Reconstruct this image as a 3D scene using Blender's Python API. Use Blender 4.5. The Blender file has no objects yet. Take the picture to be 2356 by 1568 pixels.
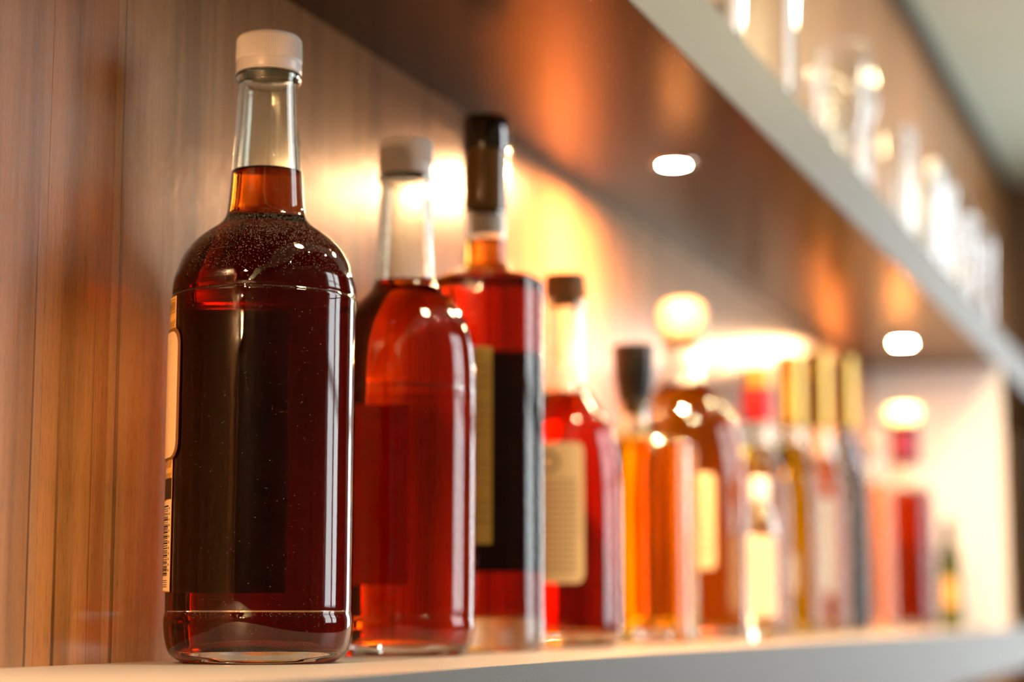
import bpy, bmesh, math, random
from math import sin, cos, pi, radians
from mathutils import Vector, Matrix

rnd = random.Random(7)
S = bpy.context.scene
COL = S.collection

# ------------------------------------------------------------------ camera, world, exposure
F = 4400.0
PITCH = math.atan(621 / F)
YAW = math.atan(1690 / math.hypot(F, 621))
CAM = Vector((0.514, 0.0, 0.0249))
cd = bpy.data.cameras.new('camera')
cam = bpy.data.objects.new('camera', cd)
COL.objects.link(cam)
cam.location = CAM
cam.rotation_euler = (pi / 2 + PITCH, 0, YAW)
cd.sensor_width = 36.0
cd.lens = 36.0 * F / 2356.0
cd.clip_start = 0.02
cd.dof.use_dof = True
cd.dof.focus_distance = 0.905
cd.dof.aperture_fstop = 3.9
S.camera = cam

world = bpy.data.worlds.new('world')
S.world = world
world.use_nodes = True
world.node_tree.nodes['Background'].inputs[0].default_value = (1.0, 0.86, 0.7, 1)
world.node_tree.nodes['Background'].inputs[1].default_value = 0.05

S.view_settings.view_transform = 'Standard'
S.view_settings.look = 'None'
S.view_settings.exposure = 0.0
S.view_settings.gamma = 1.0
S.view_settings.use_curve_mapping = False

cy = S.cycles
cy.max_bounces = 20
cy.transmission_bounces = 20
cy.glossy_bounces = 8
cy.diffuse_bounces = 4
cy.transparent_max_bounces = 16
cy.caustics_reflective = True
cy.caustics_refractive = True
cy.blur_glossy = 0.3
cy.sample_clamp_indirect = 3000.0

WARM = (1.0, 0.56, 0.22)
DAY = (0.93, 0.97, 1.0)
LENS_STRENGTH = 5400.0
ROOM_LAMP = 2200.0
SOFFIT_FILL = 170.0
FILL_GLOBE = 1050.0
WINDOW_STRENGTH = 9.5


# ------------------------------------------------------------------ helpers
def link(name, mesh, parent=None, mats=()):
    o = bpy.data.objects.new(name, mesh)
    COL.objects.link(o)
    for m in mats:
        mesh.materials.append(m)
    if parent:
        o.parent = parent
    return o


def from_bm(name, bm, mats, parent=None, smooth=True, sharp=35):
    me = bpy.data.meshes.new(name)
    bm.normal_update()
    bm.to_mesh(me)
    bm.free()
    if smooth:
        for p in me.polygons:
            p.use_smooth = True
        me.set_sharp_from_angle(angle=radians(sharp))
    if not isinstance(mats, (list, tuple)):
        mats = [mats]
    return link(name, me, parent, mats)


def box(bm, x0, x1, y0, y1, z0, z1, bevel=0.0):
    r = bmesh.ops.create_cube(bm, size=1.0)
    for v in r['verts']:
        v.co = Vector(((x0 + x1) / 2 + v.co.x * (x1 - x0), (y0 + y1) / 2 + v.co.y * (y1 - y0), (z0 + z1) / 2 + v.co.z * (z1 - z0)))
    if bevel > 0:
        es = list({e for v in r['verts'] for e in v.link_edges})
        bmesh.ops.bevel(bm, geom=es, offset=bevel, segments=2, affect='EDGES', profile=0.5)
    return bm


def empty(name, loc, label, cat, group=None, rz=0.0):
    o = bpy.data.objects.new(name, None)
    COL.objects.link(o)
    o.empty_display_size = 0.02
    o.location = loc
    o.rotation_euler = (0, 0, rz)
    o['label'] = label
    o['category'] = cat
    if group:
        o['group'] = group
    return o


def tag(o, label, cat, group=None):
    o['label'] = label
    o['category'] = cat
    if group:
        o['group'] = group
    return o


def catmull(pts, n=6, hard=()):
    """Smooth a (r, z) profile; indices in hard stay corners."""
    out = []
    N = len(pts)
    for i in range(N - 1):
        p1, p2 = pts[i], pts[i + 1]
        p0 = pts[i - 1] if i > 0 and i not in hard else p1
        p3 = pts[i + 2] if i + 2 < N and (i + 1) not in hard else p2
        d = math.hypot(p2[0] - p1[0], p2[1] - p1[1])
        k = max(1, min(n, int(d / 0.0012) + 1))
        for j in range(k):
            t = j / k
            q = []
            for a in range(2):
                q.append(0.5 * ((2 * p1[a]) + (-p0[a] + p2[a]) * t + (2 * p0[a] - 5 * p1[a] + 4 * p2[a] - p3[a]) * t * t
                                + (-p0[a] + 3 * p1[a] - 3 * p2[a] + p3[a]) * t ** 3))
            out.append((q[0], q[1]))
    out.append(tuple(pts[-1]))
    return out


def superell(a, n):
    c, s = abs(cos(a)), abs(sin(a))
    return (c ** n + s ** n) ** (-1.0 / n)


def lathe(bm, prof, segs=72, shape=None, mat=0, close_a=True, close_b=True):
    """prof: (r, z) from first to last; normals point to the left-hand outside when going up the outside."""
    rings = []
    for r, z in prof:
        if r < 1e-6:
            rings.append([bm.verts.new((0, 0, z))])
        else:
            ring = []
            for i in range(segs):
                a = 2 * pi * i / segs
                k = shape(a, z, r) if shape else 1.0
                ring.append(bm.verts.new((r * k * cos(a), r * k * sin(a), z)))
            rings.append(ring)
    fs = []
    for A, B in zip(rings[:-1], rings[1:]):
        for i in range(segs):
            j = (i + 1) % segs
            if len(A) == 1 and len(B) == 1:
                continue
            if len(A) == 1:
                f = bm.faces.new((A[0], B[j], B[i]))
            elif len(B) == 1:
                f = bm.faces.new((A[i], A[j], B[0]))
            else:
                f = bm.faces.new((A[i], A[j], B[j], B[i]))
            f.material_index = mat
            fs.append(f)
    return fs


def lathe_obj(name, prof, mat, parent=None, segs=72, shape=None, sharp=35):
    bm = bmesh.new()
    lathe(bm, prof, segs, shape)
    return from_bm(name, bm, mat, parent, sharp=sharp)


# ------------------------------------------------------------------ materials
def mat(name):
    m = bpy.data.materials.new(name)
    m.use_nodes = True
    nt = m.node_tree
    nt.nodes.clear()
    out = nt.nodes.new('ShaderNodeOutputMaterial')
    return m, nt, out


def N(nt, kind, **kw):
    n = nt.nodes.new(kind)
    for k, v in kw.items():
        setattr(n, k, v)
    return n


def plain(name, color, rough=0.5, metal=0.0, spec=0.5, coat=0.0, noise=0.0, nscale=60.0, bump=0.0, trans=0.0, sss=0.0, ior=1.5):
    m, nt, out = mat(name)
    b = N(nt, 'ShaderNodeBsdfPrincipled')
    b.inputs['Base Color'].default_value = (*color, 1)
    b.inputs['Roughness'].default_value = rough
    b.inputs['Metallic'].default_value = metal
    b.inputs['IOR'].default_value = ior
    b.inputs['Specular IOR Level'].default_value = spec
    b.inputs['Coat Weight'].default_value = coat
    b.inputs['Coat Roughness'].default_value = 0.06
    b.inputs['Transmission Weight'].default_value = trans
    if sss:
        b.inputs['Subsurface Weight'].default_value = sss
        b.inputs['Subsurface Scale'].default_value = 0.004
        b.inputs['Subsurface Radius'].default_value = (1, .8, .6)
    if noise or bump:
        tc = N(nt, 'ShaderNodeTexCoord')
        no = N(nt, 'ShaderNodeTexNoise')
        no.inputs['Scale'].default_value = nscale
        no.inputs['Detail'].default_value = 5
        nt.links.new(tc.outputs['Object'], no.inputs['Vector'])
        if noise:
            mx = N(nt, 'ShaderNodeMix', data_type='RGBA')
            mx.inputs['A'].default_value = (*[c * (1 - noise) for c in color], 1)
            mx.inputs['B'].default_value = (*[min(1, c * (1 + noise)) for c in color], 1)
            nt.links.new(no.outputs['Fac'], mx.inputs['Factor'])
            nt.links.new(mx.outputs['Result'], b.inputs['Base Color'])
        if bump:
            bp = N(nt, 'ShaderNodeBump')
            bp.inputs['Strength'].default_value = bump
            bp.inputs['Distance'].default_value = 0.0004
            nt.links.new(no.outputs['Fac'], bp.inputs['Height'])
            nt.links.new(bp.outputs['Normal'], b.inputs['Normal'])
    nt.links.new(b.outputs[0], out.inputs['Surface'])
    return m


def glass(name, tint=(0.965, 0.985, 0.955), ior=1.5, dust=0.0, rough=0.0, wobble=0.0):
    m, nt, out = mat(name)
    g = N(nt, 'ShaderNodeBsdfGlass')
    g.inputs['Color'].default_value = (*tint, 1)
    g.inputs['IOR'].default_value = ior
    g.inputs['Roughness'].default_value = rough
    last = g.outputs[0]
    tc = N(nt, 'ShaderNodeTexCoord')
    if wobble:
        no = N(nt, 'ShaderNodeTexNoise')
        no.inputs['Scale'].default_value = 45
        mp = N(nt, 'ShaderNodeMapping')
        mp.inputs['Scale'].default_value = (1, 1, 0.15)
        nt.links.new(tc.outputs['Object'], mp.inputs[0])
        nt.links.new(mp.outputs[0], no.inputs['Vector'])
        bp = N(nt, 'ShaderNodeBump')
        bp.inputs['Strength'].default_value = wobble
        bp.inputs['Distance'].default_value = 0.001
        nt.links.new(no.outputs['Fac'], bp.inputs['Height'])
        nt.links.new(bp.outputs['Normal'], g.inputs['Normal'])
    if dust:
        # settled dust: fine specks, dense on faces that look up, sparse on the upright sides
        v = N(nt, 'ShaderNodeTexVoronoi')
        v.inputs['Scale'].default_value = 2900
        nt.links.new(tc.outputs['Object'], v.inputs['Vector'])
        geo = N(nt, 'ShaderNodeNewGeometry')
        sp = N(nt, 'ShaderNodeSeparateXYZ')
        nt.links.new(geo.outputs['True Normal'], sp.inputs[0])
        up = N(nt, 'ShaderNodeMapRange')
        up.inputs[1].default_value = 0.10
        up.inputs[2].default_value = 0.75
        up.inputs[3].default_value = 0.985
        up.inputs[4].default_value = 0.25
        nt.links.new(sp.outputs['Z'], up.inputs[0])
        sc = N(nt, 'ShaderNodeSeparateColor')
        nt.links.new(v.outputs['Color'], sc.inputs[0])
        gt = N(nt, 'ShaderNodeMath', operation='GREATER_THAN')
        nt.links.new(sc.outputs[0], gt.inputs[0])
        nt.links.new(up.outputs[0], gt.inputs[1])
        rs = N(nt, 'ShaderNodeMath', operation='MULTIPLY')
        rs.inputs[1].default_value = 0.42
        nt.links.new(sc.outputs[1], rs.inputs[0])
        lt = N(nt, 'ShaderNodeMath', operation='LESS_THAN')
        nt.links.new(v.outputs['Distance'], lt.inputs[0])
        nt.links.new(rs.outputs[0], lt.inputs[1])
        mu = N(nt, 'ShaderNodeMath', operation='MULTIPLY')
        nt.links.new(gt.outputs[0], mu.inputs[0])
        nt.links.new(lt.outputs[0], mu.inputs[1])
        mm = N(nt, 'ShaderNodeMath', operation='MULTIPLY')
        mm.inputs[1].default_value = dust
        nt.links.new(mu.outputs[0], mm.inputs[0])
        df = N(nt, 'ShaderNodeBsdfDiffuse')
        df.inputs['Color'].default_value = (.72, .66, .58, 1)
        mx = N(nt, 'ShaderNodeMixShader')
        nt.links.new(mm.outputs[0], mx.inputs[0])
        nt.links.new(last, mx.inputs[1])
        nt.links.new(df.outputs[0], mx.inputs[2])
        last = mx.outputs[0]
    nt.links.new(last, out.inputs['Surface'])
    return m


def liquid(name, sigma):
    """Absorbing liquid; the face attribute 'eta' holds the relative index (against glass on the sides, against air on top)."""
    m, nt, out = mat(name)
    g = N(nt, 'ShaderNodeBsdfGlass')
    g.inputs['Roughness'].default_value = 0.0
    g.inputs['Color'].default_value = (1, 1, 1, 1)
    a = N(nt, 'ShaderNodeAttribute')
    a.attribute_name = 'eta'
    nt.links.new(a.outputs['Fac'], g.inputs['IOR'])
    nt.links.new(g.outputs[0], out.inputs['Surface'])
    d = max(sigma)
    v = N(nt, 'ShaderNodeVolumeAbsorption')
    v.inputs['Density'].default_value = d
    v.inputs['Color'].default_value = (*[1 - s / d for s in sigma], 1)
    nt.links.new(v.outputs[0], out.inputs['Volume'])
    return m


def emit(name, color, strength):
    m, nt, out = mat(name)
    e = N(nt, 'ShaderNodeEmission')
    e.inputs[0].default_value = (*color, 1)
    e.inputs[1].default_value = strength
    nt.links.new(e.outputs[0], out.inputs['Surface'])
    return m


def wood(name, rough=0.29, tint_from_object=True, base=(0.285, 0.153, 0.061), contrast=1.0):
    m, nt, out = mat(name)
    L = nt.links.new
    tc = N(nt, 'ShaderNodeTexCoord')
    oi = N(nt, 'ShaderNodeObjectInfo')
    # every plank shows its own piece of the figure
    ad = N(nt, 'ShaderNodeVectorMath', operation='ADD')
    mulr = N(nt, 'ShaderNodeVectorMath', operation='SCALE')
    cx = N(nt, 'ShaderNodeCombineXYZ')
    L(oi.outputs['Random'], cx.inputs[0])
    L(oi.outputs['Random'], cx.inputs[2])
    L(cx.outputs[0], mulr.inputs[0])
    mulr.inputs['Scale'].default_value = 7.0
    L(tc.outputs['Object'], ad.inputs[0])
    L(mulr.outputs[0], ad.inputs[1])
    # broad warp that makes the flame figure
    mpw = N(nt, 'ShaderNodeMapping')
    mpw.inputs['Scale'].default_value = (14, 14, 1.6)
    L(ad.outputs[0], mpw.inputs[0])
    nw = N(nt, 'ShaderNodeTexNoise')
    nw.inputs['Scale'].default_value = 1.0
    nw.inputs['Detail'].default_value = 1.5
    L(mpw.outputs[0], nw.inputs['Vector'])
    # rings: sine of (across + warp)
    sx = N(nt, 'ShaderNodeSeparateXYZ')
    L(ad.outputs[0], sx.inputs[0])
    m1 = N(nt, 'ShaderNodeMath', operation='MULTIPLY')
    m1.inputs[1].default_value = 190.0
    L(sx.outputs['Y'], m1.inputs[0])
    m2 = N(nt, 'ShaderNodeMath', operation='MULTIPLY')
    m2.inputs[1].default_value = 22.0
    L(nw.outputs['Fac'], m2.inputs[0])
    m3 = N(nt, 'ShaderNodeMath', operation='ADD')
    L(m1.outputs[0], m3.inputs[0])
    L(m2.outputs[0], m3.inputs[1])
    sn = N(nt, 'ShaderNodeMath', operation='SINE')
    L(m3.outputs[0], sn.inputs[0])
    ring = N(nt, 'ShaderNodeMapRange')
    ring.inputs[1].default_value = 0.55
    ring.inputs[2].default_value = 1.0
    L(sn.outputs[0], ring.inputs[0])
    # fine fibres, very long in z
    mpf = N(nt, 'ShaderNodeMapping')
    mpf.inputs['Scale'].default_value = (800, 800, 16)
    L(ad.outputs[0], mpf.inputs[0])
    nf = N(nt, 'ShaderNodeTexNoise')
    nf.inputs['Scale'].default_value = 1.0
    nf.inputs['Detail'].default_value = 6
    nf.inputs['Roughness'].default_value = 0.65
    L(mpf.outputs[0], nf.inputs['Vector'])
    # short pores
    mpp = N(nt, 'ShaderNodeMapping')
    mpp.inputs['Scale'].default_value = (1900, 1900, 110)
    L(ad.outputs[0], mpp.inputs[0])
    npo = N(nt, 'ShaderNodeTexNoise')
    npo.inputs['Scale'].default_value = 1.0
    npo.inputs['Detail'].default_value = 2
    L(mpp.outputs[0], npo.inputs['Vector'])
    pore = N(nt, 'ShaderNodeMapRange')
    pore.inputs[1].default_value = 0.58
    pore.inputs[2].default_value = 0.72
    L(npo.outputs['Fac'], pore.inputs[0])
    # broad streaks
    mps = N(nt, 'ShaderNodeMapping')
    mps.inputs['Scale'].default_value = (34, 34, 0.7)
    L(ad.outputs[0], mps.inputs[0])
    ns = N(nt, 'ShaderNodeTexNoise')
    ns.inputs['Scale'].default_value = 1.0
    ns.inputs['Detail'].default_value = 3
    L(mps.outputs[0], ns.inputs['Vector'])
    st = N(nt, 'ShaderNodeMapRange')
    st.inputs[1].default_value = 0.52
    st.inputs[2].default_value = 0.78
    L(ns.outputs['Fac'], st.inputs[0])
    # thin dark lines
    mpl = N(nt, 'ShaderNodeMapping')
    mpl.inputs['Scale'].default_value = (170, 170, 0.6)
    L(ad.outputs[0], mpl.inputs[0])
    nl = N(nt, 'ShaderNodeTexNoise')
    nl.inputs['Scale'].default_value = 1.0
    nl.inputs['Detail'].default_value = 1
    L(mpl.outputs[0], nl.inputs['Vector'])
    ln = N(nt, 'ShaderNodeMapRange')
    ln.inputs[1].default_value = 0.68
    ln.inputs[2].default_value = 0.74
    L(nl.outputs['Fac'], ln.inputs[0])

    def scale(sock, k):
        q = N(nt, 'ShaderNodeMath', operation='MULTIPLY')
        q.inputs[1].default_value = k
        L(sock, q.inputs[0])
        return q.outputs[0]

    def add(a, b):
        q = N(nt, 'ShaderNodeMath', operation='ADD')
        L(a, q.inputs[0])
        L(b, q.inputs[1])
        return q.outputs[0]
    dark = add(add(scale(ring.outputs[0], 0.09 * contrast), scale(nf.outputs['Fac'], 0.52)),
               add(scale(pore.outputs[0], 0.36), add(scale(st.outputs[0], 0.52 * contrast), scale(ln.outputs[0], 0.75 * contrast))))
    cr = N(nt, 'ShaderNodeValToRGB')
    cr.color_ramp.elements[0].position = 0.12
    cr.color_ramp.elements[0].color = (*[c * 1.55 for c in base], 1)
    cr.color_ramp.elements[1].position = 1.0
    cr.color_ramp.elements[1].color = (*[c * 0.30 for c in base], 1)
    e = cr.color_ramp.elements.new(0.5)
    e.color = (*[c * 0.86 for c in base], 1)
    L(dark, cr.inputs[0])
    b = N(nt, 'ShaderNodeBsdfPrincipled')
    if tint_from_object:
        mx = N(nt, 'ShaderNodeMix', data_type='RGBA', blend_type='MULTIPLY')
        mx.inputs['Factor'].default_value = 1.0
        L(cr.outputs[0], mx.inputs['A'])
        L(oi.outputs['Color'], mx.inputs['B'])
        L(mx.outputs['Result'], b.inputs['Base Color'])
    else:
        L(cr.outputs[0], b.inputs['Base Color'])
    b.inputs['Roughness'].default_value = rough
    b.inputs['Specular IOR Level'].default_value = 0.5
    bp = N(nt, 'ShaderNodeBump')
    bp.inputs['Strength'].default_value = 0.25
    bp.inputs['Distance'].default_value = 0.0003
    bp.invert = True
    L(dark, bp.inputs['Height'])
    L(bp.outputs['Normal'], b.inputs['Normal'])
    L(b.outputs[0], out.inputs['Surface'])
    return m


M = {}
M['wood'] = wood('laminate_wood')
M['wood_dark'] = wood('dark_wood', base=(0.07, 0.032, 0.012), tint_from_object=False, rough=0.5)
M['gap'] = plain('dark_joint', (0.03, 0.018, 0.01), 0.8, noise=.2)
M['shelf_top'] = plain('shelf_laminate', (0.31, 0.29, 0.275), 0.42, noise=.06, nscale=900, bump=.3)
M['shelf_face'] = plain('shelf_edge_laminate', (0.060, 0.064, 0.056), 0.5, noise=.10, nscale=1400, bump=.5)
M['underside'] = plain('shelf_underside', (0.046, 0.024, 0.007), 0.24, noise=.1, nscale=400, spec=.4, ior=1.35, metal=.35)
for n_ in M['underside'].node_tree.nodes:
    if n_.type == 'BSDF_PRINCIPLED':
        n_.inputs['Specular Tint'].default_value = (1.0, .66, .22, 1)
def translucent(name, color, amount):
    m, nt, out = mat(name)
    a = N(nt, 'ShaderNodeBsdfDiffuse')
    a.inputs[0].default_value = (*color, 1)
    b = N(nt, 'ShaderNodeBsdfTranslucent')
    b.inputs[0].default_value = (*color, 1)
    mx = N(nt, 'ShaderNodeMixShader')
    mx.inputs[0].default_value = amount
    nt.links.new(a.outputs[0], mx.inputs[1])
    nt.links.new(b.outputs[0], mx.inputs[2])
    nt.links.new(mx.outputs[0], out.inputs[0])
    return m


M['white_panel'] = translucent('frosted_panel', (0.93, 0.93, 0.90), 0.6)
M['ceiling'] = plain('ceiling_paint', (0.64, 0.78, 0.68), 0.8, noise=.04, nscale=8)
M['plaster'] = plain('plaster', (0.06, 0.045, 0.033), 0.85, noise=.1, nscale=6)
M['floor'] = plain('floor_boards', (0.16, 0.10, 0.06), 0.5, noise=.3, nscale=12)
M['dark_matte'] = plain('dark_matte', (0.05, 0.05, 0.035), 0.6, noise=.1)
M['dark_green'] = plain('dark_green_panel', (0.02, 0.035, 0.035), 0.4, noise=.1)
M['chrome'] = plain('downlight_ring', (0.75, 0.72, 0.68), 0.25, metal=1.0, noise=.02)
M['lens'] = emit('downlight_lens', (1.0, 0.53, 0.25), LENS_STRENGTH)
M['room_lens'] = emit('room_lamp_lens', (1.0, 0.76, 0.52), ROOM_LAMP)
M['soffit_fill_disc'] = emit('soffit_fill_glow', (1.0, 0.80, 0.45), SOFFIT_FILL)
M['globe'] = emit('fill_globe_glow', (1.0, 0.60, 0.28), FILL_GLOBE)
M['daylight'] = emit('window_daylight', DAY, WINDOW_STRENGTH)
M['frame'] = plain('window_frame_paint', (0.12, 0.12, 0.11), 0.5, noise=.05)
M['cap_white'] = plain('cap_plastic', (0.86, 0.85, 0.82), 0.30, sss=.06, noise=.01)
M['cap_cream'] = plain('cap_cream', (0.60, 0.47, 0.32), 0.4, sss=.2, noise=.02)
M['cap_black'] = plain('cap_black', (0.016, 0.013, 0.011), 0.35, noise=.1)
M['foil_black'] = plain('foil_black', (0.01, 0.01, 0.008), 0.05, spec=1.0, coat=1.0, noise=.1)
M['foil_bronze'] = plain('foil_bronze', (0.20, 0.11, 0.02), 0.22, coat=1.0, noise=.1)
M['foil_red'] = plain('foil_red', (0.72, 0.01, 0.02), 0.25, noise=.05)
M['foil_gold'] = plain('foil_gold', (0.85, 0.55, 0.12), 0.28, metal=.7, noise=.05)
M['foil_purple'] = plain('foil_purple', (0.06, 0.006, 0.022), 0.28, noise=.05)
M['cork'] = plain('cork', (0.42, 0.24, 0.11), 0.8, noise=.35, nscale=300)
M['paper_cream'] = plain('paper_cream', (0.86, 0.62, 0.34), 0.55, noise=.05, nscale=500)  # cream paper, its colour warmed to stand in for lamp light
M['paper_orange'] = plain('paper_ochre', (0.86, 0.50, 0.13), 0.55, noise=.06, nscale=500)  # ochre paper with the warm lamp glow mixed into its colour
M['paper_peach'] = plain('paper_peach', (0.88, 0.66, 0.50), 0.5, noise=.03)
M['paper_white'] = plain('paper_white', (0.88, 0.86, 0.80), 0.5, noise=.03)
M['paper_dark'] = plain('paper_dark', (0.03, 0.014, 0.010), 0.5, noise=.2)
M['ink'] = plain('ink_black', (0.015, 0.012, 0.01), 0.5, noise=.1)
M['ink_brown'] = plain('ink_brown', (0.22, 0.09, 0.03), 0.5, noise=.1)
M['gold_ink'] = plain('gold_ink', (0.42, 0.27, 0.06), 0.35, metal=.4, noise=.1)
M['glass_dust'] = glass('bottle_glass_dusty', dust=0.5, wobble=0.12)
M['glass'] = glass('bottle_glass', wobble=0.15)
M['glass_green'] = glass('bottle_glass_green', tint=(0.50, 0.50, 0.16))
M['glass_blue'] = glass('bottle_glass_blue', tint=(0.62, 0.70, 0.78))
M['glass_thin'] = glass('drinking_glass', tint=(0.99, 1.0, 1.0))


# ------------------------------------------------------------------ bottles
def label_patch(name, R, h0, h1, z0, z1, m, parent, zc=0.0, corner=0.0, thick=0.0002, shape=None, n=28):
    """Curved rectangle of paper on a cylinder. h0/h1: headings in degrees from +Y clockwise."""
    bm = bmesh.new()
    cols = []
    for i in range(n + 1):
        t = i / n
        h = radians(h0 + (h1 - h0) * t)
        w = R * abs(radians(h1 - h0))
        d = min(t, 1 - t) * w
        k = 0.0
        if corner > 0 and d < corner:
            k = corner - math.sqrt(max(0, corner ** 2 - (corner - d) ** 2))
        za, zb = z0 + k, z1 - k
        col = []
        for j in range(2):
            z = za if j == 0 else zb
            a = pi / 2 - h
            s = shape(a, z, R) if shape else 1.0
            col.append([bm.verts.new((q * s * cos(a), q * s * sin(a), z)) for q in (R, R + thick)])
        cols.append(col)
    for c0, c1 in zip(cols[:-1], cols[1:]):
        bm.faces.new((c0[0][1], c1[0][1], c1[1][1], c0[1][1]))
        bm.faces.new((c0[0][0], c0[1][0], c1[1][0], c1[0][0]))
        bm.faces.new((c0[1][0], c0[1][1], c1[1][1], c1[1][0]))
        bm.faces.new((c0[0][0], c1[0][0], c1[0][1], c0[0][1]))
    for c in (cols[0], cols[-1]):
        bm.faces.new((c[0][0], c[0][1], c[1][1], c[1][0]))
    bmesh.ops.recalc_face_normals(bm, faces=bm.faces)
    return from_bm(name, bm, m, parent, sharp=50)


def strokes(name, R, segs, m, parent, w=0.0004, shape=None):
    """Printed strokes: list of polylines in (heading degrees, z), laid on the cylinder as flat ribbons."""
    bm = bmesh.new()
    for line in segs:
        ww = w
        if isinstance(line, tuple):
            line, ww = line
        fine = [line[0]]
        for (ha, za), (hb, zb) in zip(line[:-1], line[1:]):
            k = max(1, int(abs(hb - ha) / 2.5 + .999))
            fine += [(ha + (hb - ha) * t / k, za + (zb - za) * t / k) for t in range(1, k + 1)]
        P = [(radians(h) * R, z) for h, z in fine]
        for (a0, z0), (a1, z1) in zip(P[:-1], P[1:]):
            L = math.hypot(a1 - a0, z1 - z0)
            if L < 1e-7:
                continue
            nx, nz = -(z1 - z0) / L * ww / 2, (a1 - a0) / L * ww / 2
            q = []
            for (u, z) in ((a0 + nx, z0 + nz), (a1 + nx, z1 + nz), (a1 - nx, z1 - nz), (a0 - nx, z0 - nz)):
                a = pi / 2 - u / R
                s = shape(a, z, R) if shape else 1.0
                q.append(bm.verts.new((R * s * cos(a), R * s * sin(a), z)))
            bm.faces.new(q)
    bm.normal_update()
    for f in bm.faces:
        c = f.calc_center_median()
        if f.normal.x * c.x + f.normal.y * c.y < 0:
            f.normal_flip()
    return from_bm(name, bm, m, parent, smooth=False)


def make_bottle(name, loc, label, out_pts, level, sigma, lip_z, bore, wall=0.0028, base=0.006, punt=0.004, gm='glass', segs=96,
                sq=None, rz=0.0, hard=(), top_r=None, group=None, smooth_n=8):
    """out_pts: (z, r) up the outside from the foot to the lip. Returns the root empty."""
    root = empty(name, loc, label, 'bottle', group, rz)
    prof = [(r, z) for z, r in out_pts]
    prof = catmull(prof, smooth_n, hard)
    outer = [(0.0, punt), (prof[0][0] * 0.55, punt * 0.75), (prof[0][0] * 0.82, punt * 0.15)] + [(prof[0][0] * 0.93, 0.0)] + prof
    zt = prof[-1][1]

    def inner_r(r, z):
        # the neck's bore is a narrower tube with a wall of its own
        return max(0.004, r - wall)
    inner = []
    for r, z in prof:
        if z < base + 0.001 or z > zt - 0.002:
            continue
        inner.append((inner_r(r, z), z))
    # floor of the cavity: rounded corner, raised middle
    r0 = inner[0][0]
    floor = [(0.0, base + punt), (r0 * 0.5, base + punt * 0.8), (r0 * 0.85, base + 0.0006), (r0 * 0.96, base + 0.0004)]
    inner = floor + [p for p in inner if p[1] > base + 0.001]
    # cut at the liquid level
    low = [p for p in inner if p[1] < level]
    high = [p for p in inner if p[1] >= level]
    if low and high:
        a, b = low[-1], high[0]
        t = (level - a[1]) / max(1e-9, b[1] - a[1])
        rl = a[0] + (b[0] - a[0]) * t
    else:
        rl = low[-1][0]
    cavity_air = [(rl, level)] + high
    top = [(prof[-1][0] * 0.93, zt + 0.0008), (inner[-1][0] * 1.05, zt + 0.0008), (inner[-1][0], zt - 0.001)]
    bm = bmesh.new()
    lathe(bm, outer + top + list(reversed(cavity_air)), segs, sq)
    from_bm('glass_body', bm, M[gm], root, sharp=50)
    # liquid: sides meet the glass, top meets the air, with a small meniscus
    bm = bmesh.new()
    lathe(bm, low + [(rl, level)], segs, sq)
    nside = len(bm.faces)
    lathe(bm, [(rl, level), (rl * 0.95, level - 0.0007), (rl * 0.85, level - 0.001), (0.0, level - 0.001)], segs, sq)
    bmesh.ops.remove_doubles(bm, verts=bm.verts, dist=1e-7)
    lay = bm.faces.layers.float.new('eta')
    bm.faces.ensure_lookup_table()
    for i, f in enumerate(bm.faces):
        f[lay] = 1.36 / 1.5 if i < nside else 1.36
    key = tuple(sigma)
    if key not in LIQ:
        LIQ[key] = liquid('liquid_%d' % len(LIQ), sigma)
    from_bm('liquid', bm, LIQ[key], root, sharp=60)
    return root


LIQ = {}


def screw_cap(root, z0, z1, r0, r1, m, ribs=140, band=0.30):
    """Ribbed plastic cap with a smooth tamper band at its foot."""
    h = z1 - z0
    zb = z0 + h * band
    prof = [(r0 * 0.90, z0 + 0.0006), (r0 * 0.975, z0), (r0 + 0.0001, z0 + 0.0006), (r0, zb - 0.0004), (r0 - 0.0003, zb), (r0 - 0.0003, zb + 0.0003),
            (r0 - 0.0001, zb + 0.0007), (r1 + 0.0001, z1 - 0.0022), (r1 - 0.0003, z1 - 0.0010), (r1 - 0.0011, z1 - 0.0002), (r1 - 0.0022, z1), (0.0, z1)]

    def knurl(a, z, r):
        if zb + 0.0006 < z < z1 - 0.0012:
            return 1.0 + 0.022 * (0.5 + 0.5 * cos(a * ribs)) ** 2
        return 1.0
    pr = []
    for (ra, za), (rb, zc) in zip(prof[:-1], prof[1:]):
        pr.append((ra, za))
        if zc - za > 0.004:
            pr.append((ra + (rb - ra) * .12, za + 0.0012))
            pr.append((ra + (rb - ra) * .9, zc - 0.0006))
    pr.append(prof[-1])
    return lathe_obj('screw_cap', pr, m, root, segs=ribs * 6, shape=knurl, sharp=60)


def sleeve(root, name, prof, m, segs=64):
    return lathe_obj(name, [(r, z) for z, r in prof], m, root, segs=segs)


# ------------------------------------------------------------------ the setting
WALL_Y0, WALL_Y1 = -1.2, 4.8
Z_UNDER, Z_UTOP = 0.384, 0.440
FRONT = 0.19
CEIL = 1.075
END = 2.87


def structure(o):
    o['kind'] = 'structure'
    return o


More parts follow.
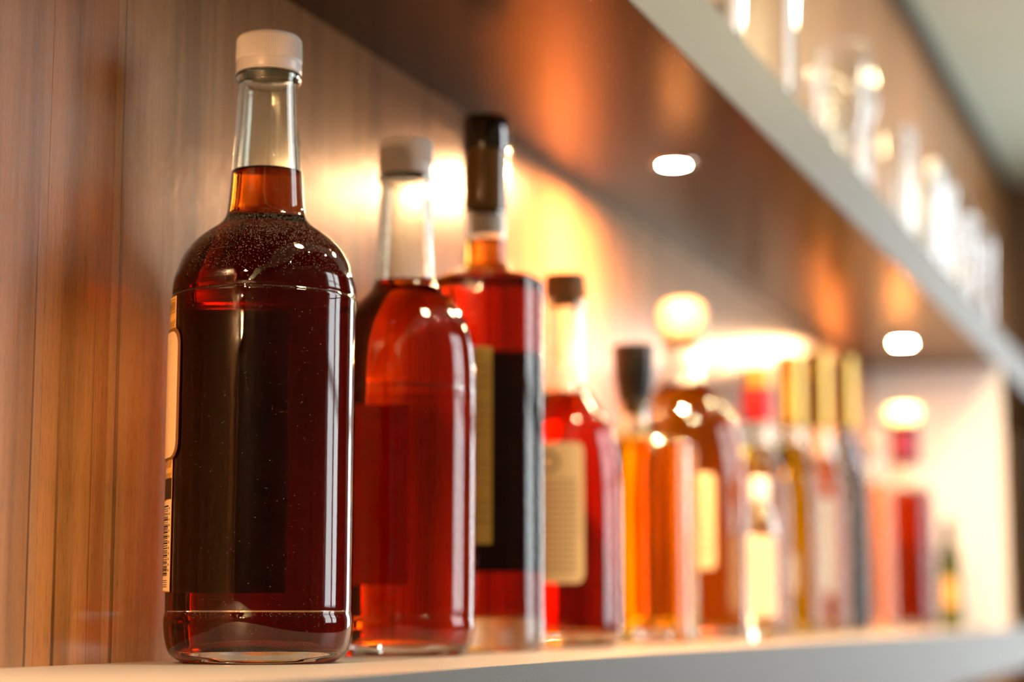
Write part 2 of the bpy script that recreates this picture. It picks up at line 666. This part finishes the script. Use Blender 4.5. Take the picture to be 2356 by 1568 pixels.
# wall_left: a carrier wall with vertical laminate planks as parts
bm = bmesh.new()
box(bm, -0.10, -0.0125, WALL_Y0, WALL_Y1, -1.15, CEIL)
wall_left = structure(from_bm('wall_left', bm, M['gap'], smooth=False))
edges = [0.742, 0.797, 0.905]
tints = {0.742: (1.05, .84, .64), 0.797: (1.22, 1.22, 1.22), 0.905: (1.12, 1.03, .94)}
y = 0.905
while y < WALL_Y1 - 0.06:
    y += rnd.choice([0.07, 0.085, 0.10, 0.12])
    edges.append(min(y, WALL_Y1))
y = 0.742
while y > WALL_Y0 + 0.06:
    y -= rnd.choice([0.08, 0.10, 0.12])
    edges.insert(0, max(y, WALL_Y0))
edges[-1] = WALL_Y1
for a, b in zip(edges[:-1], edges[1:]):
    bm = bmesh.new()
    box(bm, -0.0125, 0.0, 0, b - a - 0.0003, -1.15, CEIL)
    p = from_bm('plank', bm, M['wood'], wall_left, smooth=False)
    p.location = (0, a, 0)
    k = rnd.uniform(.88, 1.2)
    p.color = (*tints.get(round(a, 3), (k * 1.08, k * rnd.uniform(.9, 1.0), k * rnd.uniform(.82, .95))), 1)


def slab(name, x0, x1, y0, y1, z0, z1, m, parent=None, bevel=0.0):
    bm = bmesh.new()
    box(bm, x0, x1, y0, y1, z0, z1, bevel)
    return from_bm(name, bm, m, parent, smooth=False)


RX, RY0, RY1, RZ = 3.0, -3.0, 7.5, 2.6
structure(slab('floor', -0.1, RX + .1, RY0, RY1, -1.25, -1.15, M['floor']))
structure(slab('ceiling', 0.9, RX + .1, RY0, RY1, RZ, RZ + .1, M['plaster']))
structure(slab('ceiling_soffit', -0.1, 0.9, RY0, RY1, CEIL, RZ + .1, M['ceiling']))
structure(slab('dark_strip_1', 0.0, 0.022, WALL_Y0, WALL_Y1, CEIL - 0.022, CEIL, M['dark_matte']))  # dark strip along the line where wall and soffit meet
we = structure(slab('wall_end', -0.1, 1.95, WALL_Y1, WALL_Y1 + .1, -1.15, RZ, M['wood_dark']))
slab('dark_panel', 0.03, 0.52, WALL_Y1 - .02, WALL_Y1, -1.15, 0.62, M['dark_green'], we)
structure(slab('wall_far', -0.1, RX + .1, RY1, RY1 + .1, -1.15, RZ, M['plaster']))
structure(slab('wall_back', -0.1, RX + .1, RY0 - .1, RY0, -1.15, RZ, M['plaster']))
structure(slab('wall_right', RX, RX + .1, RY0, RY1, -1.15, RZ, M['plaster']))


def window(n, along, c, a0, a1, z0, z1, cols=2, rows=2):
    """A daylit window. along 'y': on the wall x=c; along 'x': on the wall y=c. Panes are bright sky seen through glass."""
    bm = bmesh.new()
    fr = 0.05

    def bar(u0, u1, v0, v1, d=0.05):
        if along == 'y':
            box(bm, c - d, c - 0.001, u0, u1, v0, v1)
        else:
            box(bm, u0, u1, c - d, c - 0.001, v0, v1)
    bar(a0 - fr, a0, z0 - fr, z1 + fr)
    bar(a1, a1 + fr, z0 - fr, z1 + fr)
    bar(a0, a1, z0 - fr, z0)
    bar(a0, a1, z1, z1 + fr)
    for i in range(1, cols):
        u = a0 + (a1 - a0) * i / cols
        bar(u - .025, u + .025, z0, z1, 0.04)
    for j in range(1, rows):
        v = z0 + (z1 - z0) * j / rows
        bar(a0, a1, v - .02, v + .02, 0.035)
    w = structure(from_bm('window_%d' % n, bm, M['frame'], smooth=False))
    for i in range(cols):
        for j in range(rows):
            u0 = a0 + (a1 - a0) * i / cols
            u1 = a0 + (a1 - a0) * (i + 1) / cols
            v0 = z0 + (z1 - z0) * j / rows
            v1 = z0 + (z1 - z0) * (j + 1) / rows
            bm = bmesh.new()
            if along == 'y':
                box(bm, c - 0.012, c - 0.004, u0, u1, v0, v1)
            else:
                box(bm, u0, u1, c - 0.012, c - 0.004, v0, v1)
            from_bm('pane', bm, M['daylight'], w, smooth=False)


window(1, 'y', RX, 2.20, 2.88, -0.08, 1.75, cols=1, rows=3)
window(2, 'y', RX, 3.06, 3.75, -0.08, 1.75, cols=1, rows=3)
window(3, 'x', WALL_Y1, 0.60, 1.20, -0.6, 1.6)


# shelves
def shelf(name, z0, z1, y0, y1, label, top_m, under_m, lamp_ys):
    t = empty(name, (0, (y0 + y1) / 2, z0), label, 'shelf')
    ym = (y0 + y1) / 2
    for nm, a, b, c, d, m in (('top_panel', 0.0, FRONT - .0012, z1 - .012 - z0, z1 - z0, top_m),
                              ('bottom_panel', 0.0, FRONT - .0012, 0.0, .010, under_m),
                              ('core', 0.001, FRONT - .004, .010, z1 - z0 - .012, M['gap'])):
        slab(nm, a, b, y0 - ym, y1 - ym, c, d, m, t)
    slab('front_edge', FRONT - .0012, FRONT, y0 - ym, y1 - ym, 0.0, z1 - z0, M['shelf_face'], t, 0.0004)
    return t


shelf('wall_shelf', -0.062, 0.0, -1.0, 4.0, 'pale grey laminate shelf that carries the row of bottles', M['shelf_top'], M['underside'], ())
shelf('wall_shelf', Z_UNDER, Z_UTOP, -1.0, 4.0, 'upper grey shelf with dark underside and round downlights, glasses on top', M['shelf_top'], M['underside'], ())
bm = bmesh.new()
bmesh.ops.create_grid(bm, x_segments=1, y_segments=1, size=0.5, matrix=Matrix.Translation(((FRONT + .004) / 2, END, Z_UNDER / 2)) @ Matrix.Rotation(pi / 2, 4, 'X') @ Matrix.Diagonal((FRONT + .004, Z_UNDER, 1, 1)))
ep = from_bm('end_panel', bm, M['white_panel'], smooth=False)
tag(ep, 'white translucent upright panel closing the far end between the two shelves', 'panel')


def downlight(x, y, z, label, r=0.0115, group=None, lens='lens'):
    t = empty('downlight', (x, y, z), label, 'lamp', group)
    lathe_obj('ring', [(r, 0.0), (r, -0.0014), (r + .003, -0.0018), (r + .0075, -0.0012), (r + .0078, 0.0)], M['chrome'], t, 48)
    lathe_obj('lens', [(r, -0.0001), (r, -0.0006), (r * .6, -0.0011), (0, -0.0013)], M[lens], t, 48)
    return t


LX = 0.098
for y, lb in ((-0.76, 'round shelf downlight farthest behind the viewer, out of the picture'),
              (0.347, 'round shelf downlight beside the near bottle, out of the picture'),
              (1.463, 'glowing round downlight in the shelf underside, the larger higher one'),
              (2.579, 'glowing round downlight in the shelf underside, near the white end panel')):
    downlight(LX, y, Z_UNDER, lb)
downlight(LX, 2.579, -0.062, 'round downlight under the lower shelf')
for y, w in ((0.9, 'above the near bottles'), (2.1, 'above the middle of the shelf'), (3.3, 'above the far end of the shelf')):  # added out of view to warm the wall above the upper shelf
    downlight(0.66, y, CEIL, 'added unseen warm fill light in the soffit, ' + w, 0.09, 'added soffit fill lights', 'soffit_fill_disc')
for x, wx in ((1.3, 'row nearest the shelf'), (2.4, 'row nearest the windows')):
    for y, wy in ((-1.6, 'hindmost'), (-0.2, 'beside the viewer'), (1.4, 'opposite the bottles'), (3.0, 'farthest forward')):
        downlight(x, y, RZ, 'warm round downlight in the room ceiling, %s, %s' % (wx, wy), 0.03, 'room ceiling downlights', 'room_lens')
for x, y, z, w in ((0.30, -1.50, 0.78, 'nearer the shelf'), (0.62, -2.40, 0.88, 'farther from the shelf')):  # added globes behind the viewer, fill light for the near caps and wall
    t = empty('added_fill_globe', (x, y, z), 'added unseen warm fill globe on a cord, ' + w, 'lamp')
    top = (CEIL if x < .9 else RZ) - z
    lathe_obj('globe', [(0.0, -.040), (.020, -.0346), (.0346, -.020), (.040, 0), (.0346, .020), (.020, .0346), (.012, .038)], M['globe'], t, 48, sharp=80)
    lathe_obj('socket', [(0.0, .036), (.014, .036), (.015, .040), (.015, .075), (.006, .085), (0.0, .085)], M['dark_matte'], t, 32)
    lathe_obj('cord', [(0.0, .084), (.002, .084), (.002, top - .012), (.03, top - .010), (.03, top), (0.0, top)], M['dark_matte'], t, 24)


# ------------------------------------------------------------------ bottle 1: the sharp one in front
ROW = 0.062
AMB_DARK = (26, 92, 220)
AMB_RED = (5, 44, 190)
b1p = [(0.0012, 0.0385), (0.0035, 0.0422), (0.007, 0.0443), (0.0125, 0.0456), (0.0175, 0.0461), (0.0215, 0.04615), (0.0236, 0.0457), (0.0252, 0.0454), (0.0275, 0.0456),
       (0.06, 0.0457), (0.10, 0.0457), (0.14, 0.0458), (0.174, 0.0459), (0.1776, 0.0462), (0.1788, 0.0460), (0.1794, 0.0453), (0.1801, 0.0453), (0.1808, 0.0458), (0.1855, 0.0455), (0.1901, 0.0446), (0.1989, 0.0414), (0.2045, 0.0379),
       (0.2085, 0.0342), (0.2123, 0.0295), (0.2155, 0.0250), (0.2185, 0.0217), (0.2220, 0.0199), (0.2265, 0.0191), (0.2346, 0.0184), (0.2497, 0.0174), (0.2661, 0.01615), (0.280, 0.0154),
       (0.2888, 0.01505), (0.2900, 0.0153), (0.2910, 0.01615), (0.2925, 0.01655), (0.2945, 0.0164), (0.2952, 0.0150), (0.2965, 0.0140), (0.3120, 0.0138)]
b1 = make_bottle('liquor_bottle', (ROW, 0.840, 0), 'large dark red-brown liquor bottle with white ribbed cap, nearest and sharpest on the shelf',
                 b1p, 0.2445, AMB_DARK, .312, .0, wall=0.0027, base=0.0065, punt=0.007, gm='glass_dust', segs=128)
screw_cap(b1, 0.2950, 0.3148, 0.0166, 0.0161, M['cap_white'], ribs=96, band=.30)
R1 = 0.0463
lab = label_patch('label', R1, 219, 340, 0.034, 0.1775, M['paper_orange'], b1)
lab['label'] = 'ochre paper label with wave pattern and cream plaque'
pl = label_patch('label_plaque_border', R1 + .0003, 211, 330, 0.0975, 0.1618, M['ink_brown'], lab, corner=.008, thick=.0003, n=120)
pl = label_patch('label_plaque', R1 + .0007, 213.4, 330, 0.0985, 0.1600, M['paper_cream'], lab, corner=.007, thick=.0002, n=120)
label_patch('label_band', R1 + .0003, 218.9, 340, 0.0785, 0.0885, M['paper_dark'], lab)
label_patch('barcode_panel', R1 + .0003, 219.2, 262, 0.0345, 0.0778, M['paper_cream'], lab)
zz = []
for row, zc in enumerate((0.1742, 0.1716)):
    for k in range(26):
        h = 220 + k * 2.2
        zz.append([(h, zc - .0012), (h + 1.1, zc + .0010), (h + 2.2, zc - .0012)])
zz += [([(220, .1760), (300, .1760)], .0003), ([(220, .1697), (300, .1697)], .0003), ([(220, .1729), (300, .1729)], .00025)]
strokes('printed_border', R1 + .00032, zz, M['ink_brown'], lab, .0003)
wv = []
for a, b in ((.1640, .1690), (.0895, .0975)):
    z = a
    while z < b:
        for k in range(14):
            h = 220 + k * 3.0
            wv.append([(h + 3.0 * t / 8, z + .0018 * sin(t / 8 * 2 * pi)) for t in range(9)])
        z += .0058
strokes('printed_waves', R1 + .00032, wv, M['ink_brown'], lab, .00032)['kind'] = 'stuff'
bars = []
z = 0.0755
while z > 0.0415:
    w = rnd.choice([.00025, .00035, .0005, .0008])
    z -= w / 2
    bars.append(([(222.5, z), (250, z)], w))
    z -= w / 2 + rnd.choice([.0003, .0004, .0007])
for z in (.0395, .0385, .0375, .0365):
    bars.append(([(222, z), (245, z)], .00025))
for k in range(12):
    z = .0745 - k * .0027
    bars.append(([(220.4, z), (220.4, z - .0011)], .0009))
strokes('barcode', R1 + .00062, bars, M['ink'], lab, .0004)

# ------------------------------------------------------------------ bottle 2
b2p = [(0.0012, 0.034), (0.0035, 0.0380), (0.007, 0.0400), (0.0125, 0.0412), (0.0175, 0.0416), (0.0205, 0.0412), (0.0225, 0.0409), (0.0250, 0.0412),
       (0.06, 0.0414), (0.10, 0.0416), (0.1480, 0.0418), (0.1500, 0.0417), (0.1520, 0.0413), (0.1560, 0.0415), (0.165, 0.0413), (0.177, 0.0403), (0.1865, 0.0380), (0.1945, 0.0345), (0.2002, 0.0307), (0.2045, 0.0268), (0.2085, 0.0228),
       (0.2120, 0.0200), (0.2155, 0.0187), (0.2200, 0.0181), (0.2286, 0.0174), (0.2547, 0.0160), (0.270, 0.0151),
       (0.2745, 0.0149), (0.2755, 0.0153), (0.2765, 0.0161), (0.2790, 0.0161), (0.2798, 0.0150), (0.2805, 0.0138), (0.2980, 0.0136)]
b2 = make_bottle('liquor_bottle', (ROW, 1.012, 0), 'slightly smaller bottle of bright red liquor with a white screw cap, second on the shelf',
                 b2p, 0.2155, AMB_RED, .298, .0, wall=0.0026, base=0.0065, punt=0.006, segs=96)
screw_cap(b2, 0.2790, 0.3005, 0.0158, 0.0154, M['cap_white'], ribs=90, band=.30)
l2 = label_patch('label', 0.0421, 262, 338, 0.040, 0.146, M['paper_cream'], b2)

# ------------------------------------------------------------------ bottle 3: tall cylinder, black and bronze capsule
b3p = [(0.0006, 0.0355), (0.003, 0.0372), (0.008, 0.0376), (0.05, 0.0376), (0.12, 0.0376), (0.20, 0.0376), (0.2320, 0.0376), (0.2358, 0.0366), (0.2385, 0.0335), (0.2402, 0.0285), (0.2418, 0.0225),
       (0.2440, 0.0168), (0.2475, 0.0145), (0.2530, 0.0138), (0.2651, 0.0136), (0.2750, 0.0137), (0.2950, 0.0138), (0.3100, 0.0138), (0.3350, 0.0138)]
b3 = make_bottle('liquor_bottle', (ROW, 1.140, 0), 'tall straight bottle of dark red liquor with a black and bronze capsule on its neck',
                 b3p, 0.2640, (13, 66, 190), .33, .0, wall=0.0026, base=0.0200, punt=0.002, segs=96)
sleeve(b3, 'capsule', [(0.2835, .0141), (0.2835, .0146), (0.30, .0146), (0.3225, .0148)], M['foil_bronze'])
sleeve(b3, 'stopper', [(0.3225, .0140), (0.3226, .0155), (0.3245, .0158), (0.3430, .0158), (0.3452, .0152), (0.3460, .0138), (0.3460, 0.0)], M['foil_black'])
label_patch('neck_label', .0142, 105, 200, 0.2660, 0.2790, M['paper_white'], b3)
l3 = label_patch('label', .0379, 252, 366, 0.050, 0.1940, M['paper_dark'], b3)
l3['label'] = 'dark label wrapped round the far side'
s3 = label_patch('back_label', .0379, 152, 171, 0.066, 0.1890, M['gold_ink'], b3)
strokes('lettering', .0382, [([(154, z), (169, z)], .0009) for z in [.176 - .006 * k for k in range(17) if k not in (3, 8, 9, 13)]], M['ink_brown'], s3)

# ------------------------------------------------------------------ bottle 4: pear-shouldered, pale label
b4p = [(0.0015, 0.0355), (0.004, 0.0380), (0.010, 0.0392), (0.05, 0.0396), (0.100, 0.0397), (0.1200, 0.0390), (0.1348, 0.0375), (0.1470, 0.0352), (0.1568, 0.0322), (0.1650, 0.0280), (0.1725, 0.0230),
       (0.1790, 0.0184), (0.1851, 0.0155), (0.1930, 0.0140), (0.2050, 0.0133), (0.2350, 0.0130), (0.2420, 0.0134), (0.2430, 0.0146), (0.2470, 0.0146), (0.2480, 0.0135), (0.2500, 0.0130)]
b4 = make_bottle('liquor_bottle', (ROW, 1.298, 0), 'round-shouldered bottle of red liquor with a tall pale label and a brown stopper',
                 b4p, 0.1800, (10, 66, 190), .25, .0, wall=0.0026, base=0.009, punt=0.004, segs=80)
sleeve(b4, 'stopper', [(0.2440, 0.0), (0.2440, .0100), (0.2505, .0102), (0.2507, .0150), (0.2520, .0155), (0.2655, .0155), (0.2668, .0148), (0.2670, 0.0)], M['cork'])
l4 = label_patch('label', .0399, 143, 203, 0.044, 0.1420, M['paper_cream'], b4, corner=.006)
strokes('lettering', .0403, [([(148 + rnd.uniform(0, 3), z), (196 - rnd.uniform(0, 8), z)], .0008) for z in [.115 - .0042 * k for k in range(16)]], M['ink_brown'], l4)
strokes('emblem', .0403, [([(178 + 9 * cos(t * pi / 8), .128 + .006 * sin(t * pi / 8)) for t in range(17)], .0022)], M['ink_brown'], l4)


# ------------------------------------------------------------------ bottle 5: square amber decanter, black stopper
def square_to(z_on, z_off, n=5.0):
    def f(a, z, r):
        t = min(1.0, max(0.0, (z_off - z) / (z_off - z_on)))
        if t <= 0:
            return 1.0
        s = superell(a, 2 + (n - 2) * t)
        return s
    return f


b5p = [(0.0012, 0.0440), (0.004, 0.0460), (0.010, 0.0468), (0.08, 0.0468), (0.1480, 0.0468), (0.1545, 0.0460), (0.1590, 0.0410), (0.1625, 0.0290), (0.1650, 0.0220), (0.1685, 0.0160),
       (0.1730, 0.0125), (0.1790, 0.0115), (0.1850, 0.0115), (0.1868, 0.0140), (0.1890, 0.0140), (0.1900, 0.0120)]
b5 = make_bottle('liquor_bottle', (ROW + .002, 1.458, 0), 'square bottle of golden amber liquor with a flared black stopper, below the larger downlight',
                 b5p, 0.1560, (.3, 5.5, 75), .19, .0, wall=0.003, base=0.014, punt=0.002, segs=96, sq=square_to(.150, .166, 5), rz=radians(6))
sleeve(b5, 'stopper', [(0.1800, 0.0), (0.1800, .0080), (0.1895, .0085), (0.1900, .0125), (0.1950, .0135), (0.2100, .0160), (0.2330, .0172), (0.2360, .0165), (0.2362, 0.0)], M['cap_black'])

# ------------------------------------------------------------------ bottle 6: wide round bottle, cream knob
b6p = [(0.0015, 0.0470), (0.005, 0.0500), (0.012, 0.0520), (0.05, 0.0530), (0.10, 0.0532), (0.1393, 0.0528), (0.1600, 0.0510), (0.1773, 0.0478), (0.1900, 0.0436), (0.2002, 0.0385), (0.2080, 0.0325),
       (0.2155, 0.0258), (0.2215, 0.0205), (0.2280, 0.0178), (0.2400, 0.0168), (0.2520, 0.0165), (0.2530, 0.0185), (0.2580, 0.0185), (0.2590, 0.0165), (0.2610, 0.0162)]
b6 = make_bottle('liquor_bottle', (ROW, 1.611, 0), 'wide round bottle of orange-brown liquor with a rounded cream knob stopper and a small label',
                 b6p, 0.2200, (3, 18, 120), .26, .0, wall=0.003, base=0.009, punt=0.008, segs=80)
sleeve(b6, 'stopper', [(0.2560, 0.0), (0.2560, .0130), (0.2618, .0132), (0.2620, .0190), (0.2660, .0212), (0.2780, .0222), (0.2880, .0212), (0.2940, .0180), (0.2965, .0120), (0.2970, 0.0)], M['cap_cream'])
l6 = label_patch('label', .0534, 136, 182, 0.060, 0.140, M['paper_cream'], b6, corner=.004)
strokes('lettering', .0537, [([(142, z), (176, z)], .0012) for z in [.130 - .008 * k for k in range(8)]], M['ink_brown'], l6)


# ------------------------------------------------------------------ the blurred far bottles
def simple_profile(body_r, body_h, neck_r, neck_z, lip_z):
    s = neck_z - body_h
    return [(0.0015, body_r * .88), (0.004, body_r * .96), (0.010, body_r), (body_h * .5, body_r), (body_h * .92, body_r), (body_h, body_r * .985), (body_h + s * .25, body_r * .90),
            (body_h + s * .5, body_r * .68 + neck_r * .1), (body_h + s * .75, neck_r * 1.25 + body_r * .06), (neck_z, neck_r * 1.06), (neck_z + .012, neck_r), (lip_z - .008, neck_r * .97),
            (lip_z - .006, neck_r * 1.12), (lip_z - .003, neck_r * 1.12), (lip_z - .002, neck_r)]


def far_bottle(x, y, label, br, bh, nr, nz, lip, level, sigma, cap, cap_z0, cap_r=None, gm='glass', lab=None, sq=None, cap_name='capsule', wall=.0024):
    b = make_bottle('liquor_bottle', (x, y, 0), label, simple_profile(br, bh, nr, nz, lip), level, sigma, lip, 0, wall=wall, base=.008, punt=.004, segs=64, gm=gm, sq=sq, smooth_n=4)
    cr = cap_r or nr * 1.16
    sleeve(b, cap_name, [(cap_z0, cr - .0006), (cap_z0, cr), (lip - .002, cr), (lip + .002, cr * .97), (lip + .0035, cr * .8), (lip + .0035, 0.0)], cap, segs=48)
    if lab:
        h0, h1, z0, z1, m = lab
        label_patch('label', br + .0002, h0, h1, z0, z1, M[m], b, corner=.003)
    return b


t = far_bottle(.062, 1.885, 'bottle with a red capsule and yellow top, behind the miniature bottle', .0300, .140, .0130, .196, .2615, .188, (1.5, 20, 160), M['foil_red'], .215, .0165)
sleeve(t, 'capsule_top', [(.2480, .0164), (.2480, .0168), (.2660, .0167), (.2672, .0150), (.2672, 0.0)], M['foil_gold'], 48)
far_bottle(.132, 1.600, 'miniature bottle with pale peach label, standing in front of the wide round bottle', .0135, .098, .0068, .116, .134, .090, (3, 25, 60), M['cap_white'], .118, .0085, lab=(95, 215, .020, .088, 'paper_peach'), wall=.0016)
far_bottle(.058, 2.055, 'bottle of bright yellow liquor with a long pale gold capsule', .0320, .150, .0120, .215, .300, .205, (.1, 6, 160), M['foil_gold'], .224, .0150, lab=(160, 200, .045, .085, 'paper_white'))
far_bottle(.062, 2.178, 'amber bottle with a large white label and a long pale gold capsule', .0305, .160, .0130, .225, .318, .200, (2, 24, 150), M['foil_gold'], .234, .0155, lab=(140, 212, .045, .152, 'paper_white'))
far_bottle(.064, 2.324, 'dark blue-grey bottle with a pale gold capsule, right of the white-labelled bottle', .0290, .170, .0130, .235, .330, .190, (28, 20, 14), M['foil_gold'], .247, .0155, gm='glass_blue')
far_bottle(.068, 2.455, 'gold-coloured bottle with a cream cap, left of the purple-capped bottle', .0300, .180, .0135, .212, .238, .185, (.6, 15, 140), M['cap_cream'], .222, .0160)
t = far_bottle(.085, 2.650, 'dark red-brown bottle with a purple capsule and a broad cream knob', .0370, .180, .0180, .222, .275, .190, (14, 60, 110), M['foil_purple'], .225, .0215)
sleeve(t, 'stopper', [(0.2785, 0.0), (0.2785, .0200), (.2800, .0265), (.2880, .0275), (.2980, .0265), (.3040, .0140), (.3043, 0.0)], M['cap_cream'], 48)
far_bottle(.125, 2.760, 'small dark olive bottle with an amber label, last in the row', .0150, .095, .0070, .125, .148, .090, (12, 10, 60), M['cap_black'], .130, .0088, gm='glass_green', lab=(140, 210, .03, .07, 'paper_orange'), wall=.0018)


t = far_bottle(.075, 1.70, 'small clear bottle with a dark brown cap among the glasses on the upper shelf', .0260, .085, .0120, .118, .150, .060, (1, 12, 60), M['cap_black'], .122, .0150)
t.location.z = Z_UTOP
# ------------------------------------------------------------------ glasses on the upper shelf
def drink_glass(name, prof_out, wall, loc, label):
    """Open vessel: solid foot or stem below, thin wall above. prof_out (z, r) outside, bowl_z: where the inside starts."""
    out, bowl = prof_out
    pr = catmull([(r, z) for z, r in out], 5)
    inner = [(max(.0005, r - wall), z) for r, z in pr if z > bowl + .004]
    full = [(0.0, 0.0)] + pr + [(pr[-1][0] - wall / 2, pr[-1][1] + .0004)] + list(reversed(inner)) + [(inner[0][0] * .6, bowl + .002), (0.0, bowl)]
    bm = bmesh.new()
    lathe(bm, full, 48)
    o = from_bm(name, bm, M['glass_thin'], None, sharp=50)
    o.location = loc
    tag(o, label, 'glass')
    return o


WINE = ([(0.0, .030), (.0012, .032), (.0030, .026), (.0060, .010), (.0120, .0045), (.050, .0040), (.085, .0042), (.092, .0075), (.100, .018), (.112, .0290), (.130, .0355), (.150, .0355), (.175, .0320), (.198, .0275)], .094)
TUMB = ([(0.0, .024), (.002, .0260), (.010, .0270), (.060, .0290), (.110, .0310), (.138, .0325)], .012)
FLUTE = ([(0.0, .026), (.0012, .028), (.0030, .022), (.0060, .009), (.0120, .0042), (.060, .0038), (.072, .0060), (.085, .0140), (.105, .0210), (.140, .0235), (.180, .0225), (.205, .0205)], .074)
ordn = ['first', 'second', 'third', 'fourth', 'fifth', 'sixth', 'seventh', 'eighth', 'ninth', 'tenth']
spots = {'wine': [(.128, 1.47), (.130, 2.03), (.060, 2.12), (.130, 2.62), (.130, 2.80), (.130, 3.05)],
         'tumbler': [(.150, 1.38), (.150, 1.56), (.150, 1.90), (.150, 2.18), (.150, 2.40), (.150, 2.51), (.150, 2.71), (.150, 2.92)],
         'flute': [(.065, 2.32), (.062, 2.86)]}
for kind, (prof, w, nm, txt) in {'wine': (WINE, .0011, 'wine_glass', 'clear stemmed wine glass on the upper shelf, {} wine glass from the near end'),
                                 'tumbler': (TUMB, .0016, 'tumbler', 'clear straight tumbler at the front of the upper shelf, {} tumbler from the near end'),
                                 'flute': (FLUTE, .0011, 'flute_glass', 'tall narrow glass at the back of the upper shelf, {} flute from the near end')}.items():
    first = None
    for i, (x, y) in enumerate(spots[kind]):
        if first is None:
            first = drink_glass(nm, prof, w, (x, y, Z_UTOP), txt.format(ordn[i]))
            first['group'] = {'wine': 'wine glasses on the upper shelf', 'tumbler': 'tumblers on the upper shelf', 'flute': 'flutes on the upper shelf'}[kind]
        else:
            c = first.copy()
            COL.objects.link(c)
            c.location = (x, y, Z_UTOP)
            c['label'] = txt.format(ordn[i])
